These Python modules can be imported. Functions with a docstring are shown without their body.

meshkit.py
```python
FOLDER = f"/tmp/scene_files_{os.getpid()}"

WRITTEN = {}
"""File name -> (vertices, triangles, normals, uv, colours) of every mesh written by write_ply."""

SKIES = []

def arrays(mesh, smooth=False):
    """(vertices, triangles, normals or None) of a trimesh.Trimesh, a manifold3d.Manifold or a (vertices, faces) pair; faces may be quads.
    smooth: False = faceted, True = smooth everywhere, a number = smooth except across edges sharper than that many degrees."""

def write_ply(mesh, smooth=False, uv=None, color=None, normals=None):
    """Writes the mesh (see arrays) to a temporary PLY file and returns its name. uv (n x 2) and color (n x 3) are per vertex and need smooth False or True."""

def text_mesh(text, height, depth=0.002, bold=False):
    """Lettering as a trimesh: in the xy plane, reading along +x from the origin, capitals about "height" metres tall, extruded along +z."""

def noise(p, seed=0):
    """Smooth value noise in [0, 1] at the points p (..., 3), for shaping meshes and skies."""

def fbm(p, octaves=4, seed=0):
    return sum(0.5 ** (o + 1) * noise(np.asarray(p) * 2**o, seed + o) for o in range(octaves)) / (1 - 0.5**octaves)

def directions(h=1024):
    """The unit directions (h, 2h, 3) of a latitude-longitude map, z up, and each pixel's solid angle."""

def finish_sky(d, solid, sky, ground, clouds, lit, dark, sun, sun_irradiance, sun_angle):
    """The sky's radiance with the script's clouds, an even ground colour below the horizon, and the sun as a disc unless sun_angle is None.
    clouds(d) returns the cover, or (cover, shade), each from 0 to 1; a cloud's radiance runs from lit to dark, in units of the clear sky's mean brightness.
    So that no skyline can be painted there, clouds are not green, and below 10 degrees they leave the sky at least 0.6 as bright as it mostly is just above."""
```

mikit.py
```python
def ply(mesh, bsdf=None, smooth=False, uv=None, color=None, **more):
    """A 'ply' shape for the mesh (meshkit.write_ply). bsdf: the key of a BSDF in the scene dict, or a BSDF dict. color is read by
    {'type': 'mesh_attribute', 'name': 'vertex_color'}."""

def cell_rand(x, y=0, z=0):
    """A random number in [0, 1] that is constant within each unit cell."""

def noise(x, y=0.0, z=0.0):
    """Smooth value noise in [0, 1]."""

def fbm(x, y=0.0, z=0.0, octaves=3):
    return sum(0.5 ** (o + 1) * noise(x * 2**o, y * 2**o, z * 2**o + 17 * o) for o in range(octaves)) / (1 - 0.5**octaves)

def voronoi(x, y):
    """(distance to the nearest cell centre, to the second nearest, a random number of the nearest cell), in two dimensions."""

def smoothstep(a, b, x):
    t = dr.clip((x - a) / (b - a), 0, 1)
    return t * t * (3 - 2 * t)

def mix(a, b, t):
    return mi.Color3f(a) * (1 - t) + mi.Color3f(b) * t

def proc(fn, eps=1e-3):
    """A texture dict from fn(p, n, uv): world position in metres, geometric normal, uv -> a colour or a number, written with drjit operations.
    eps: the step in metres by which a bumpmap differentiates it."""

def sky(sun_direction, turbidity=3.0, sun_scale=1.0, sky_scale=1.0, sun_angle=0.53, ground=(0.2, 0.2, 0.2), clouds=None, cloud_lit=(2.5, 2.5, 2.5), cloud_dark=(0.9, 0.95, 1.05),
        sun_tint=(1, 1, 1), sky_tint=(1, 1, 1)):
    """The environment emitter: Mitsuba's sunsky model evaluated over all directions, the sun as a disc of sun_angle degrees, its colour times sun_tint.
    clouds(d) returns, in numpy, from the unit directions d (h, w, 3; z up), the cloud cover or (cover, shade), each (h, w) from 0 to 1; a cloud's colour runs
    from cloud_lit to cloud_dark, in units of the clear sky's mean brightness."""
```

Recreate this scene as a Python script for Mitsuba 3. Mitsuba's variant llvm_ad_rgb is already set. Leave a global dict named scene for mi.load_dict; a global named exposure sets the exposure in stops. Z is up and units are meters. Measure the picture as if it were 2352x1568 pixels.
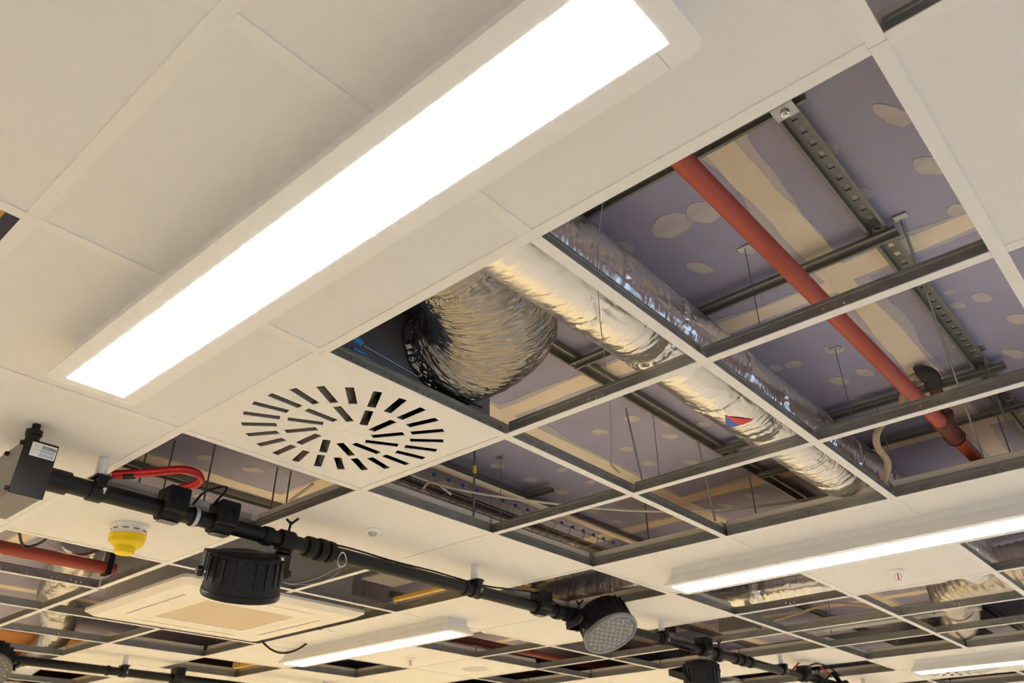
import math, random, re
import numpy as np
import trimesh
import mitsuba as mi
import mikit, meshkit
from mikit import proc, noise, fbm, smoothstep, mix
from shapely.geometry import Polygon, box as sbox, Point

T = mi.ScalarTransform4f
rng = np.random.default_rng(7)
random.seed(7)
H = 2.60                      # height of the suspended grid above the floor
scene, labels = {}, {}

# ------------------------------------------------------------------ camera, light, exposure
CAM = np.array([1.2915, -0.8392, H - 0.8716])
RIGHT = np.array([0.74870, 0.66289, -0.00572])
DOWN = np.array([-0.34646, 0.38393, -0.85590])
FWD = np.array([-0.56517, 0.64279, 0.51711])
FPX = 1812.8
scene['camera'] = {'type': 'thinlens', 'fov_axis': 'x', 'fov': 2 * math.degrees(math.atan(1176 / FPX)),
                   'to_world': T().look_at(origin=CAM.tolist(), target=(CAM + FWD).tolist(), up=(-DOWN).tolist()),
                   'near_clip': 0.05, 'far_clip': 60.0, 'aperture_radius': 0.0022, 'focus_distance': 1.9}
exposure = 1.36
LAMP = 24.0                   # radiance of the luminaires' diffusers
LAMP_RGB = (1.0, 0.975, 0.94)
scene['sky'] = {'type': 'constant', 'radiance': {'type': 'rgb', 'value': [0.24, 0.36, 0.52]}}     # cool daylight for the out-of-view window at the right

# ------------------------------------------------------------------ materials
def M(key, base, rough=0.6, metal=0.0, two=True, bump=None, bscale=0.001, **kw):
    b = {'type': 'principled', 'base_color': base if isinstance(base, dict) else {'type': 'rgb', 'value': list(base)},
         'roughness': rough, 'metallic': metal, **kw}
    if bump is not None:
        b = {'type': 'bumpmap', 'arbitrary': bump, 'scale': bscale, 'bsdf': b}
    scene[key] = {'type': 'twosided', 'bsdf': b} if two else b
    return key

def f_tile(p, n, uv):
    g = fbm(p.x * 260, p.y * 260, p.z * 260, 2)
    s = fbm(p.x * 2.1, p.y * 2.1, 0.0, 2)
    return mix((0.70, 0.69, 0.67), (0.755, 0.745, 0.73), 0.6 * g + 0.4 * s)
M('m_tile', proc(f_tile), 0.75)
M('m_white', (0.755, 0.745, 0.72), 0.45)
M('m_lampwhite', (0.78, 0.78, 0.77), 0.4)
def f_galv(p, n, uv):
    g = fbm(p.x * 30, p.y * 30, p.z * 90, 3)
    return mix((0.25, 0.25, 0.225), (0.39, 0.39, 0.36), g)
M('m_galv', proc(f_galv), 0.42, 0.75)
M('m_strut', (0.23, 0.225, 0.20), 0.5, 0.6)
M('m_steel', (0.50, 0.51, 0.52), 0.35, 0.9)
def f_board(p, n, uv):
    g = fbm(p.x * 5, p.y * 5, 0.0, 3)
    return mix((0.325, 0.31, 0.41), (0.39, 0.37, 0.48), g)
M('m_board', proc(f_board), 0.8)
def f_comp(p, n, uv):
    g = fbm(p.x * 9, p.y * 9, 0.0, 3)
    return mix((0.72, 0.60, 0.44), (0.84, 0.72, 0.56), g)
M('m_compound', proc(f_comp), 0.8)
def f_skim(p, n, uv):
    g = fbm(p.x * 12, p.y * 4, 0.0, 3)
    return mix((0.38, 0.36, 0.41), (0.58, 0.53, 0.50), g)
M('m_skim', proc(f_skim), 0.8)
def f_patch(p, n, uv):
    g = fbm(p.x * 30, p.y * 30, 0.0, 3)
    return mix((0.43, 0.395, 0.40), (0.60, 0.535, 0.475), g)
M('m_patch', proc(f_patch), 0.8)
M('m_foil', (0.79, 0.78, 0.765), 0.22, 1.0)
M('m_foildull', (0.62, 0.57, 0.51), 0.34, 1.0)
M('m_redpipe', (0.36, 0.055, 0.028), 0.45)
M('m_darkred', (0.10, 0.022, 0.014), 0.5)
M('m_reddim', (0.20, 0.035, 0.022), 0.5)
M('m_darkiron', (0.035, 0.028, 0.024), 0.5)
M('m_black', (0.007, 0.0066, 0.0066), 0.42, specular=0.3)
M('m_blackmatt', (0.009, 0.0085, 0.009), 0.6, specular=0.25)
M('m_grey', (0.16, 0.155, 0.15), 0.55)
M('m_chrome', (0.75, 0.75, 0.75), 0.2, 1.0)
M('m_vane', (0.10, 0.088, 0.072), 0.6)
M('m_plenum_shade', (0.012, 0.011, 0.010), 0.7)
M('m_pad', (0.62, 0.56, 0.45), 0.85)
M('m_amber', (0.72, 0.43, 0.11), 0.8)
M('m_plywood', (0.42, 0.17, 0.035), 0.7)
M('m_yellow', (0.86, 0.62, 0.0), 0.5)
M('m_tagyellow', (0.72, 0.56, 0.02), 0.5)
M('m_red', (0.62, 0.012, 0.02), 0.4)
M('m_blue', (0.03, 0.10, 0.50), 0.45)
M('m_cyan', (0.08, 0.35, 0.62), 0.45)
M('m_beige', (0.42, 0.31, 0.20), 0.6)
M('m_conduit', (0.55, 0.49, 0.40), 0.5)
M('m_plastic', (0.80, 0.79, 0.77), 0.35)
M('m_cassette', (0.80, 0.76, 0.68), 0.4)
M('m_grille', (0.60, 0.50, 0.36), 0.6)
M('m_sensor', (0.42, 0.43, 0.41), 0.3)
M('m_sticker', (0.78, 0.77, 0.73), 0.5)
M('m_ink', (0.06, 0.06, 0.07), 0.6)
M('m_inkgrey', (0.45, 0.44, 0.43), 0.6)
M('m_inkblue', (0.42, 0.50, 0.58), 0.6)
M('m_boxgrey', (0.16, 0.15, 0.14), 0.45)
M('m_lens', (0.20, 0.19, 0.19), 0.35)
def f_floor(p, n, uv):
    k = smoothstep(-1.3, -1.1, p.x)          # unseen floor, warmer left and greyer right to tint light bounced onto the ceiling
    return mix((0.69, 0.565, 0.34), (0.53, 0.475, 0.385), k) * (0.92 + 0.16 * fbm(p.x * 3, p.y * 3, 0.0, 2))
M('m_floor', proc(f_floor), 0.7)
M('m_wall', (0.66, 0.63, 0.58), 0.8)
scene['m_pane'] = {'type': 'thindielectric', 'int_ior': 1.5}

# ------------------------------------------------------------------ helpers
def numbered(name):
    if name not in USED:
        USED.add(name)
        return name
    k = 1
    while f'{name}_{k:03d}' in USED:
        k += 1
    USED.add(f'{name}_{k:03d}')
    return f'{name}_{k:03d}'
USED = set()

def thing(name, label, cat, group=None):
    key = numbered(name)
    labels[key] = {'label': label, 'category': cat}
    if group:
        labels[key]['group'] = group
    return key

def shape(mesh, mat, smooth=False, lift=True):
    """A ply dict, its vertices raised from heights about the grid to heights above the floor."""
    if lift:
        mesh = mesh.copy()
        mesh.vertices = np.asarray(mesh.vertices) + [0, 0, H]
    return mikit.ply(mesh, mat, smooth)

def part(parent, name, mesh, mat, smooth=False, label=None):
    key = numbered(parent + '__' + name)
    scene[key] = shape(mesh, mat, smooth)
    if label:
        labels[key] = {'label': label}
    return key

def solo(name, label, cat, mesh, mat, smooth=False, group=None):
    key = thing(name, label, cat, group)
    scene[key] = shape(mesh, mat, smooth)
    return key

def struct(name, mesh, mat, smooth=False):
    scene[name] = shape(mesh, mat, smooth)
    USED.add(name)
    labels[name] = {'kind': 'structure'}
    return name

def bx(x0, x1, y0, y1, z0, z1, ch=0.0):
    if ch <= 0:
        return trimesh.creation.box(bounds=[[x0, y0, z0], [x1, y1, z1]])
    p = []
    for sx, X in ((1, x0), (-1, x1)):
        for sy, Y in ((1, y0), (-1, y1)):
            for sz, Z in ((1, z0), (-1, z1)):
                p += [[X + sx * ch, Y + sy * ch, Z], [X + sx * ch, Y, Z + sz * ch], [X, Y + sy * ch, Z + sz * ch]]
    return trimesh.convex.convex_hull(np.array(p))

def cat(*ms):
    return trimesh.util.concatenate(list(ms))

def frames(P, closed=False):
    P = np.asarray(P, float)
    t = np.gradient(P, axis=0)
    t /= np.linalg.norm(t, axis=1, keepdims=True) + 1e-12
    a = np.cross(t[0], [0, 0, 1.0])
    if np.linalg.norm(a) < 1e-3:
        a = np.cross(t[0], [1.0, 0, 0])
    a /= np.linalg.norm(a)
    A = []
    for k in range(len(P)):
        a = a - t[k] * a.dot(t[k])
        a /= np.linalg.norm(a)
        A.append(a)
    A = np.array(A)
    return t, A, np.cross(t, A)

def spline(P, n):
    from scipy.interpolate import CubicSpline
    P = np.asarray(P, float)
    s = np.r_[0, np.cumsum(np.linalg.norm(np.diff(P, axis=0), axis=1))]
    return CubicSpline(s, P)(np.linspace(0, s[-1], n))

def tube(P, r, sides=12, cap=True, flat=1.0, disp=None):
    """Tube along the points P; r a number or one per point; disp(i, ang) adds to the radius."""
    P = np.asarray(P, float)
    t, A, B = frames(P)
    ang = np.arange(sides) * 2 * np.pi / sides
    R = np.broadcast_to(np.asarray(r, float).reshape(-1, 1) if np.ndim(r) else np.full((len(P), 1), r), (len(P), sides)).copy()
    if disp is not None:
        R += disp
    V = P[:, None] + R[..., None] * (np.cos(ang)[None, :, None] * A[:, None] + flat * np.sin(ang)[None, :, None] * B[:, None])
    V = V.reshape(-1, 3)
    i, j = np.meshgrid(np.arange(len(P) - 1), np.arange(sides), indexing='ij')
    a, b = i * sides + j, i * sides + (j + 1) % sides
    c, d = (i + 1) * sides + (j + 1) % sides, (i + 1) * sides + j
    F = np.vstack([np.stack([a, b, c], -1).reshape(-1, 3), np.stack([a, c, d], -1).reshape(-1, 3)])
    if cap:
        V = np.vstack([V, P[0], P[-1]])
        n0, n1 = len(V) - 2, len(V) - 1
        k = np.arange(sides)
        F = np.vstack([F, np.stack([np.full(sides, n0), (k + 1) % sides, k], -1),
                       np.stack([np.full(sides, n1), (len(P) - 1) * sides + k, (len(P) - 1) * sides + (k + 1) % sides], -1)])
    return trimesh.Trimesh(V, F, process=False)

def rod(a, b, r, sides=10):
    return tube(np.array([a, b], float), r, sides)

def lathe(prof, n=32, at=(0, 0, 0)):
    m = trimesh.creation.revolve(np.array(prof, float), sections=n)
    m.apply_translation(at)
    return m

def orient(mesh, origin, zdir, xhint=(1, 0, 0)):
    """Place a mesh built about the origin so that its +z points along zdir."""
    z = np.array(zdir, float); z /= np.linalg.norm(z)
    x = np.array(xhint, float); x -= z * x.dot(z); x /= np.linalg.norm(x)
    m4 = np.eye(4); m4[:3, 0], m4[:3, 1], m4[:3, 2], m4[:3, 3] = x, np.cross(z, x), z, origin
    mesh = mesh.copy(); mesh.apply_transform(m4)
    return mesh

def band(u, v, ri, ro, w, z=-.095, bulge=1.03):
    """A hollow ring round a bar that runs along v."""
    m = trimesh.creation.revolve(np.array([(ri, -w / 2), (ro, -w / 2), (ro * bulge, 0), (ro, w / 2), (ri, w / 2), (ri, -w / 2)], float), sections=30)
    m.apply_transform(trimesh.transformations.rotation_matrix(np.pi / 2, [1, 0, 0]))
    return m.apply_translation([u, v, z])

def prism(poly, z0, z1):
    m = trimesh.creation.extrude_polygon(poly, z1 - z0, engine='earcut')
    m.apply_translation([0, 0, z0])
    return m

def in_view(u0, u1, v0, v1, z=0.02, margin=330):
    """Could the photograph, or a step to its side, see this patch of the ceiling?"""
    U, V = np.meshgrid(np.linspace(u0, u1, 4), np.linspace(v0, v1, 4))
    d = np.stack([U.ravel(), V.ravel(), np.full(U.size, H + z)], -1) - CAM
    c = d @ np.stack([RIGHT, DOWN, FWD], 1)
    ok = c[:, 2] > 0.15
    x, y = 1176 + FPX * c[:, 0] / np.maximum(c[:, 2], 1e-3), 784 + FPX * c[:, 1] / np.maximum(c[:, 2], 1e-3)
    return bool((ok & (x > -margin) & (x < 2352 + margin) & (y > -margin) & (y < 1568 + margin * 0.4)).any())

S = 0.6
COLS = {2: 'rightmost', 1: 'red pipe', 0: 'foil duct', -1: 'swirl diffuser', -2: 'black bar', -3: 'smoke detector', -4: 'near cassette', -5: 'far cassette',
        -6: 'first past cassette', -7: 'second past cassette', -8: 'third past cassette', -9: 'fourth past cassette', -10: 'fifth past cassette',
        -11: 'sixth past cassette', -12: 'seventh past cassette', -13: 'eighth past cassette', 3: 'off right edge', 4: 'far off right', 5: 'farthest right'}
ROWS = {-5: 'fourth row before big luminaire', -4: 'third row before big luminaire', -3: 'second row before big luminaire', -2: 'row before big luminaire', -1: 'big luminaire row', 0: 'swirl diffuser row',
        1: 'first row after swirl diffuser', 2: 'second row after swirl diffuser', 3: 'second luminaire row', 4: 'first row past second luminaire', 5: 'second row past second luminaire',
        6: 'third row past second luminaire', 7: 'fourth row past second luminaire', 8: 'last luminaire row', 9: 'first row past last luminaire', 10: 'second row past last luminaire',
        11: 'third row past last luminaire', 12: 'fourth row past last luminaire', 13: 'fifth row past last luminaire', 14: 'sixth row past last luminaire'}
I0, I1, J0, J1 = -12, 5, -4, 15          # the grid's extent in cells

# ------------------------------------------------------------------ the room
X0, X1, Y0, Y1 = I0 * S, I1 * S, J0 * S, J1 * S
SOF = 0.30                                # the plasterboard soffit above the grid
struct('floor', bx(X0 - .2, X1 + .2, Y0 - .2, Y1 + .2, -H - .1, -H), 'm_floor')
struct('wall_left', bx(X0 - .2, X0, Y0 - .2, Y1 + .2, -H, SOF + .05), 'm_wall')
WY0, WY1, WZ0, WZ1 = -2.0, 6.0, -H + .85, -H + 2.35
struct('wall_right', cat(bx(X1, X1 + .2, Y0 - .2, Y1 + .2, -H, WZ0), bx(X1, X1 + .2, Y0 - .2, Y1 + .2, WZ1, SOF + .05), bx(X1, X1 + .2, Y0 - .2, WY0, WZ0, WZ1), bx(X1, X1 + .2, WY1, Y1 + .2, WZ0, WZ1)), 'm_wall')
struct('unseen_window_1', cat(*[bx(X1 + .06, X1 + .12, y - .03, y + .03, WZ0, WZ1) for y in np.linspace(WY0 + .03, WY1 - .03, 5)], bx(X1 + .06, X1 + .12, WY0, WY1, WZ0, WZ0 + .05), bx(X1 + .06, X1 + .12, WY0, WY1, WZ1 - .05, WZ1)), 'm_white')  # unseen window, placed to cool the right side and the foil glints
pv = np.array([[X1 + .09, WY0, WZ0 + H], [X1 + .09, WY1, WZ0 + H], [X1 + .09, WY1, WZ1 + H], [X1 + .09, WY0, WZ1 + H]])
scene['unseen_window_1__pane'] = mikit.ply((pv, np.array([[0, 1, 2], [0, 2, 3]])), 'm_pane')
struct('wall_back', bx(X0, X1, Y0 - .2, Y0, -H, SOF + .05), 'm_wall')
struct('wall_front', bx(X0, X1, Y1, Y1 + .2, -H, SOF + .05), 'm_wall')
cl = struct('ceiling', bx(X0, X1, Y0, Y1, SOF, SOF + .04), 'm_board')

# the dried filler on the plasterboard: joints and screw patches, a millimetre proud of the board
def ragged(a, b, w0, w1, seed, step=0.02, amp=0.008):
    """A strip from a to b with half widths w0 (right) and w1 (left), its edges uneven as a trowel leaves them."""
    a, b = np.array(a, float), np.array(b, float)
    L = np.linalg.norm(b - a); d = (b - a) / L; nrm = np.array([-d[1], d[0]])
    s = np.linspace(0, L, max(3, int(L / step)))
    q = np.stack([s * 3.0, np.zeros_like(s), np.full_like(s, seed * 3.7)], -1)
    e0 = w0 + amp * 4 * (meshkit.fbm(q, 4) - 0.5); e1 = w1 + amp * 4 * (meshkit.fbm(q + 31.0, 4) - 0.5)
    return Polygon(np.vstack([a + s[:, None] * d + e0[:, None] * nrm, (a + s[:, None] * d - e1[:, None] * nrm)[::-1]])).buffer(0)
def flat_part(parent, name, poly, z1, mat, th=0.0012):
    for g in getattr(poly, 'geoms', [poly]):
        if g.area > 1e-5:
            part(parent, name, prism(g, z1 - th, z1), mat)
def joint(a, b, w=0.036, sk=0.055, seed=0):
    flat_part(cl, 'skim_coat', ragged(a, b, sk, sk, seed + 50, amp=0.016), SOF - 0.0002, 'm_skim', 0.0010)
    flat_part(cl, 'joint_strip', ragged(a, b, w, w, seed, amp=0.010), SOF - 0.0011, 'm_compound', 0.0010)
for k, u in enumerate((0.838, -0.335, -1.575, -2.80, -4.0, -5.2)):
    joint((u, -0.9), (u - (.02 if k == 1 else 0), 8.6), seed=k)
for k, (v, ua, ub) in enumerate(((0.92, 0.86, 2.1), (0.95, -0.31, 0.86), (2.10, -0.31, 0.9), (2.29, -1.57, -0.35), (0.93, -1.57, -1.15), (2.12, .86, 2.1),
                                 (3.3, -1.57, .84), (1.5, -2.8, -1.57), (2.7, -2.8, -1.57), (1.9, -4, -2.8), (4.5, -2.8, .84), (0.4, -4, -2.8), (3.9, -4, -2.8), (2.6, -5.2, -4))):
    joint((ua, v), (ub, v + .01), 0.034, 0.05, seed=20 + k)
BLOBS = [(1.132, .474, .055, .022), (1.137, .668, .05, .024), (.714, .481, .05, .045), (.628, .475, .045, .05), (.593, .664, .045, .02), (.715, .673, .035, .016),
         (.501, .469, .035, .02), (.999, .662, .03, .025), (.998, .475, .035, .02), (1.082, 1.279, .04, .022), (1.022, 1.276, .03, .016), (1.128, 1.464, .05, .024),
         (.556, 1.287, .03, .026), (.684, 1.284, .034, .028), (.697, 1.483, .045, .02), (.617, 1.484, .045, .025), (.608, 1.663, .045, .025), (.961, 1.504, .02, .02),
         (1.07, 1.665, .06, .02), (-.021, 1.277, .035, .03), (-.168, 1.291, .035, .026), (0, 1.489, .036, .026), (-.185, 1.48, .032, .025), (-.197, 1.655, .036, .025),
         (-.646, 1.276, .035, .032), (-.649, 1.473, .036, .03), (-.491, 1.477, .024, .03), (-.644, 1.67, .036, .03), (-.483, 1.66, .024, .03), (-1.409, .474, .036, .036),
         (-1.377, .667, .05, .032), (.048, 1.397, .03, .024), (.135, 1.48, .03, .024), (-.218, 2.291, .05, .024), (-.073, 2.249, .05, .022), (-.495, 2.118, .06, .024),
         (-.696, 2.144, .04, .02), (-.685, 1.948, .05, .03), (-1.665, .901, .045, .03), (-1.801, .688, .04, .03), (1.026, 1.197, .02, .014), (-.07, 1.759, .05, .022),
         (.99, .27, .03, .02), (1.14, .86, .03, .02), (.2, 1.66, .04, .025), (.5, 1.27, .03, .025), (.66, 1.86, .05, .025), (-.9, .66, .04, .03), (-.93, 1.27, .04, .03)]
for k, (u, v, a, b) in enumerate(BLOBS):
    th = np.linspace(0, 2 * np.pi, 22, endpoint=False)
    q = np.stack([np.cos(th) * 1.3 + k * 5.1, np.sin(th) * 1.3, np.full_like(th, k * 2.3)], -1)
    rr = 0.60 + 0.52 * meshkit.fbm(q, 3)
    dx, dy = b * rr * np.cos(th), a * rr * np.sin(th)
    ca, sa = math.cos(-0.35), math.sin(-0.35)
    flat_part(cl, 'filler_patch', Polygon(np.stack([u + ca * dx * 1.0 - sa * dy, v + sa * dx + ca * dy], -1)).buffer(0), SOF - 0.0004, 'm_patch', 0.0008)

# ------------------------------------------------------------------ the suspended grid
TILE, OPEN = 'T', 'O'
cell = {}
for i in range(I0, I1):
    for j in range(J0, J1):
        cell[i, j] = TILE
opens = [(-1, -2), (1, -2), (2, -1), (1, 0), (0, 0), (-2, 0), (-4, 0), (-5, 0), (-6, 0), (-7, 0), (2, 1), (1, 1), (0, 1), (-1, 1), (-3, 1), (-6, 1), (-7, 1), (-8, 1), (-9, 1),
         (1, 2), (0, 2), (-1, 2), (-3, 2), (-6, 2), (-9, 2), (-10, 2), (-10, 1), (2, 2), (-2, 3), (-7, 3), (1, 4), (-1, 4), (-4, 4), (-6, 4), (0, 5), (1, 5), (-1, 5), (-2, 5), (-3, 5), (-4, 5),
         (0, 6), (1, 6), (-1, 6), (-2, 6), (-3, 6), (-4, 6), (0, 7), (1, 7), (-1, 7), (-2, 8), (-3, 8), (-1, 10), (0, 10), (-2, 10), (-5, 6), (-6, 6), (2, 4), (2, 5)]
for c in opens:
    cell[c] = OPEN
CASS = {(-5, 1), (-4, 1), (-5, 2), (-4, 2)}
for c in CASS:
    cell[c] = 'C'
cell[-1, 0] = 'D'
cell[-1, 9] = 'D'          # second swirl diffuser, far away
FW, FT, WT, HT = 0.012, 0.002, 0.0011, 0.038

def web_mesh(L, gap, slots):
    """Web of a tee along +x, centred: punched slots and holes, a bulb on top."""
    pol = sbox(-L / 2, FT, L / 2, 0.030)
    cuts = []
    for s in slots:
        cuts += [sbox(s - .0012, 0.0065, s + .0012, 0.019), Point(s - 0.022, 0.0185).buffer(0.0026, 3), Point(s + 0.020, 0.015).buffer(0.0026, 3)]
    for c in cuts:
        pol = pol.difference(c)
    w = prism(pol, -WT / 2, WT / 2)
    w.apply_transform(np.array([[1, 0, 0, 0], [0, 0, -1, 0], [0, 1, 0, 0], [0, 0, 0, 1.0]]))
    return cat(w, bx(-L / 2, L / 2, -.0032, .0032, .0285, HT, .0008))
def tee_dicts(L, slots):
    return (mikit.ply(bx(-L / 2, L / 2, -FW, FW, 0, FT), 'm_white'), mikit.ply(web_mesh(L - .004, 0, slots), 'm_galv'))
MAINLEN = 3.6
main_d = tee_dicts(MAINLEN - .001, np.arange(-1.7, 1.75, 0.1))
x12_d = tee_dicts(1.2 - 2 * FW - .0006, (-0.3, 0.3))
x6_d = tee_dicts(0.6 - 2 * FW - .0006, (0.0,))
def place_tee(name, label, group, d, u, v, alongv):
    key = thing(name, label, 'ceiling tee', group)
    tr = T().translate([u, v, H]) @ (T().rotate([0, 0, 1], 90) if alongv else T())
    scene[numbered(key + '__cap')] = {**d[0], 'to_world': tr}
    scene[numbered(key + '__web')] = {**d[1], 'to_world': tr}
    return key
# long main tees on every second line
for i in range(-12, 6, 2):
    for n, vc in enumerate((-1.2 - 0.6, 1.8, 5.4, 9.0)):
        if n == 0:
            vc = -1.8
        if not in_view(i * S - .02, i * S + .02, vc - 1.8, vc + 1.8):
            continue
        lo, hi = vc - 1.8, vc + 1.8
        where = 'near' if n == 0 else ('middle' if n == 1 else ('farther' if n == 2 else 'farthest'))
        if i == -4:      # the cassette interrupts this line
            continue
        place_tee('main_tee', f'{where} length of long main tee between {COLS[i - 1]} and {COLS[i]} columns', 'main tees', main_d, i * S, vc, True)
for lo, hi, w in ((-3.6, 0.6, 'near'), (1.8, 5.4, 'far')):
    d = tee_dicts(hi - lo - .001, np.arange(-(hi - lo) / 2 + .1, (hi - lo) / 2 - .05, 0.1))
    place_tee('main_tee', f'{w} length of the main tee that the air conditioning cassette interrupts', 'main tees', d, -4 * S, (lo + hi) / 2, True)
for j in range(J0 + 1, J1):
    for i in range(-12, 4, 2):
        u0, u1, v = i * S, (i + 2) * S, j * S
        if not in_view(u0, u1, v - .02, v + .02):
            continue
        if j == 2 and i == -4:      # stub between cassette and main
            d = tee_dicts(0.6 + .05 - FW, (0.1,))
            place_tee('cross_tee', 'short cross tee that ends at the near side of the cassette', 'cross tees', d, -1.8 + .6 - FW - (0.65 - FW) / 2, v, False)
            continue
        if j == 2 and i == -6:
            d = tee_dicts(0.6 - FW - .0006, (0.1,))
            place_tee('cross_tee', 'short cross tee that ends at the far side of the cassette', 'cross tees', d, -3.6 + FW + (0.6 - FW) / 2, v, False)
            continue
        place_tee('cross_tee', f'{COLS[i]} to {COLS[i + 1]} cross tee, ending {ROWS[j - 1]}', 'cross tees', x12_d, (u0 + u1) / 2, v, False)
for j in range(J0, J1):
    for i in range(-11, 5, 2):
        u, v0, v1 = i * S, j * S, (j + 1) * S
        if not in_view(u - .02, u + .02, v0, v1) or (i == -5 and False):
            continue
        if {(i - 1, j), (i, j)} <= CASS:
            continue
        place_tee('short_cross_tee', f'{COLS[i - 1]} to {COLS[i]} short tee, {ROWS[j]}', 'short cross tees', x6_d, u, (v0 + v1) / 2, True)

# tiles
panel_d = mikit.ply(bx(-.2935, .2935, -.2935, .2935, FT + .0001, .019, .0012), 'm_tile')
pad_d = mikit.ply(bx(-.2935, .2935, -.2935, .2935, .0191, .064, .003), 'm_pad')
batt_d = mikit.ply(bx(-.285, .285, -.20, .27, .0641, .090, .010), 'm_amber')
SPECIAL = {(-2, 1): 'white ceiling tile that carries the round motion sensor', (-3, 0): 'white ceiling tile with the yellow capped smoke detector',
           (0, 4): 'white ceiling tile with a sprinkler below the second luminaire', (-5, 4): 'white ceiling tile with a sprinkler past the third luminaire',
           (-5, 5): 'far white ceiling tile with a flush round speaker', (0, -1): 'white ceiling tile under the middle of the big near luminaire',
           (1, -1): 'white ceiling tile at the right end of the big luminaire', (-1, -1): 'white ceiling tile at the left end of the big luminaire',
           (-2, -1): 'white ceiling tile above the black junction box', (2, 0): 'white ceiling tile right of the red pipe, at the picture edge',
           (0, -2): 'white ceiling tile filling the top left of the picture'}
fill = []
for (i, j), st in sorted(cell.items()):
    u, v = (i + .5) * S, (j + .5) * S
    if not in_view(i * S, (i + 1) * S, j * S, (j + 1) * S, margin=300):
        if (i * 7 + j * 5) % 10 < 6:
            fill.append(bx(i * S, (i + 1) * S, j * S, (j + 1) * S, .003, .019))  # out-of-view tiles, with gaps left so more light reaches the void
        continue
    if st != TILE:
        continue
    key = thing('ceiling_tile', SPECIAL.get((i, j), f'white ceiling tile in {COLS[i]} column, {ROWS[j]}'), 'ceiling tile', 'white square ceiling tiles')
    tr = T().translate([u, v, H])
    scene[key + '__panel'] = {**panel_d, 'to_world': tr}
    scene[key + '__backing'] = {**pad_d, 'to_world': tr}
    if j == 3 and i >= -3:
        scene[key + '__insulation'] = {**batt_d, 'to_world': tr}
        labels[key + '__insulation'] = {'label': 'amber insulation lying on the tile'}
struct('ceiling_2', cat(*fill), 'm_tile')

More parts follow.
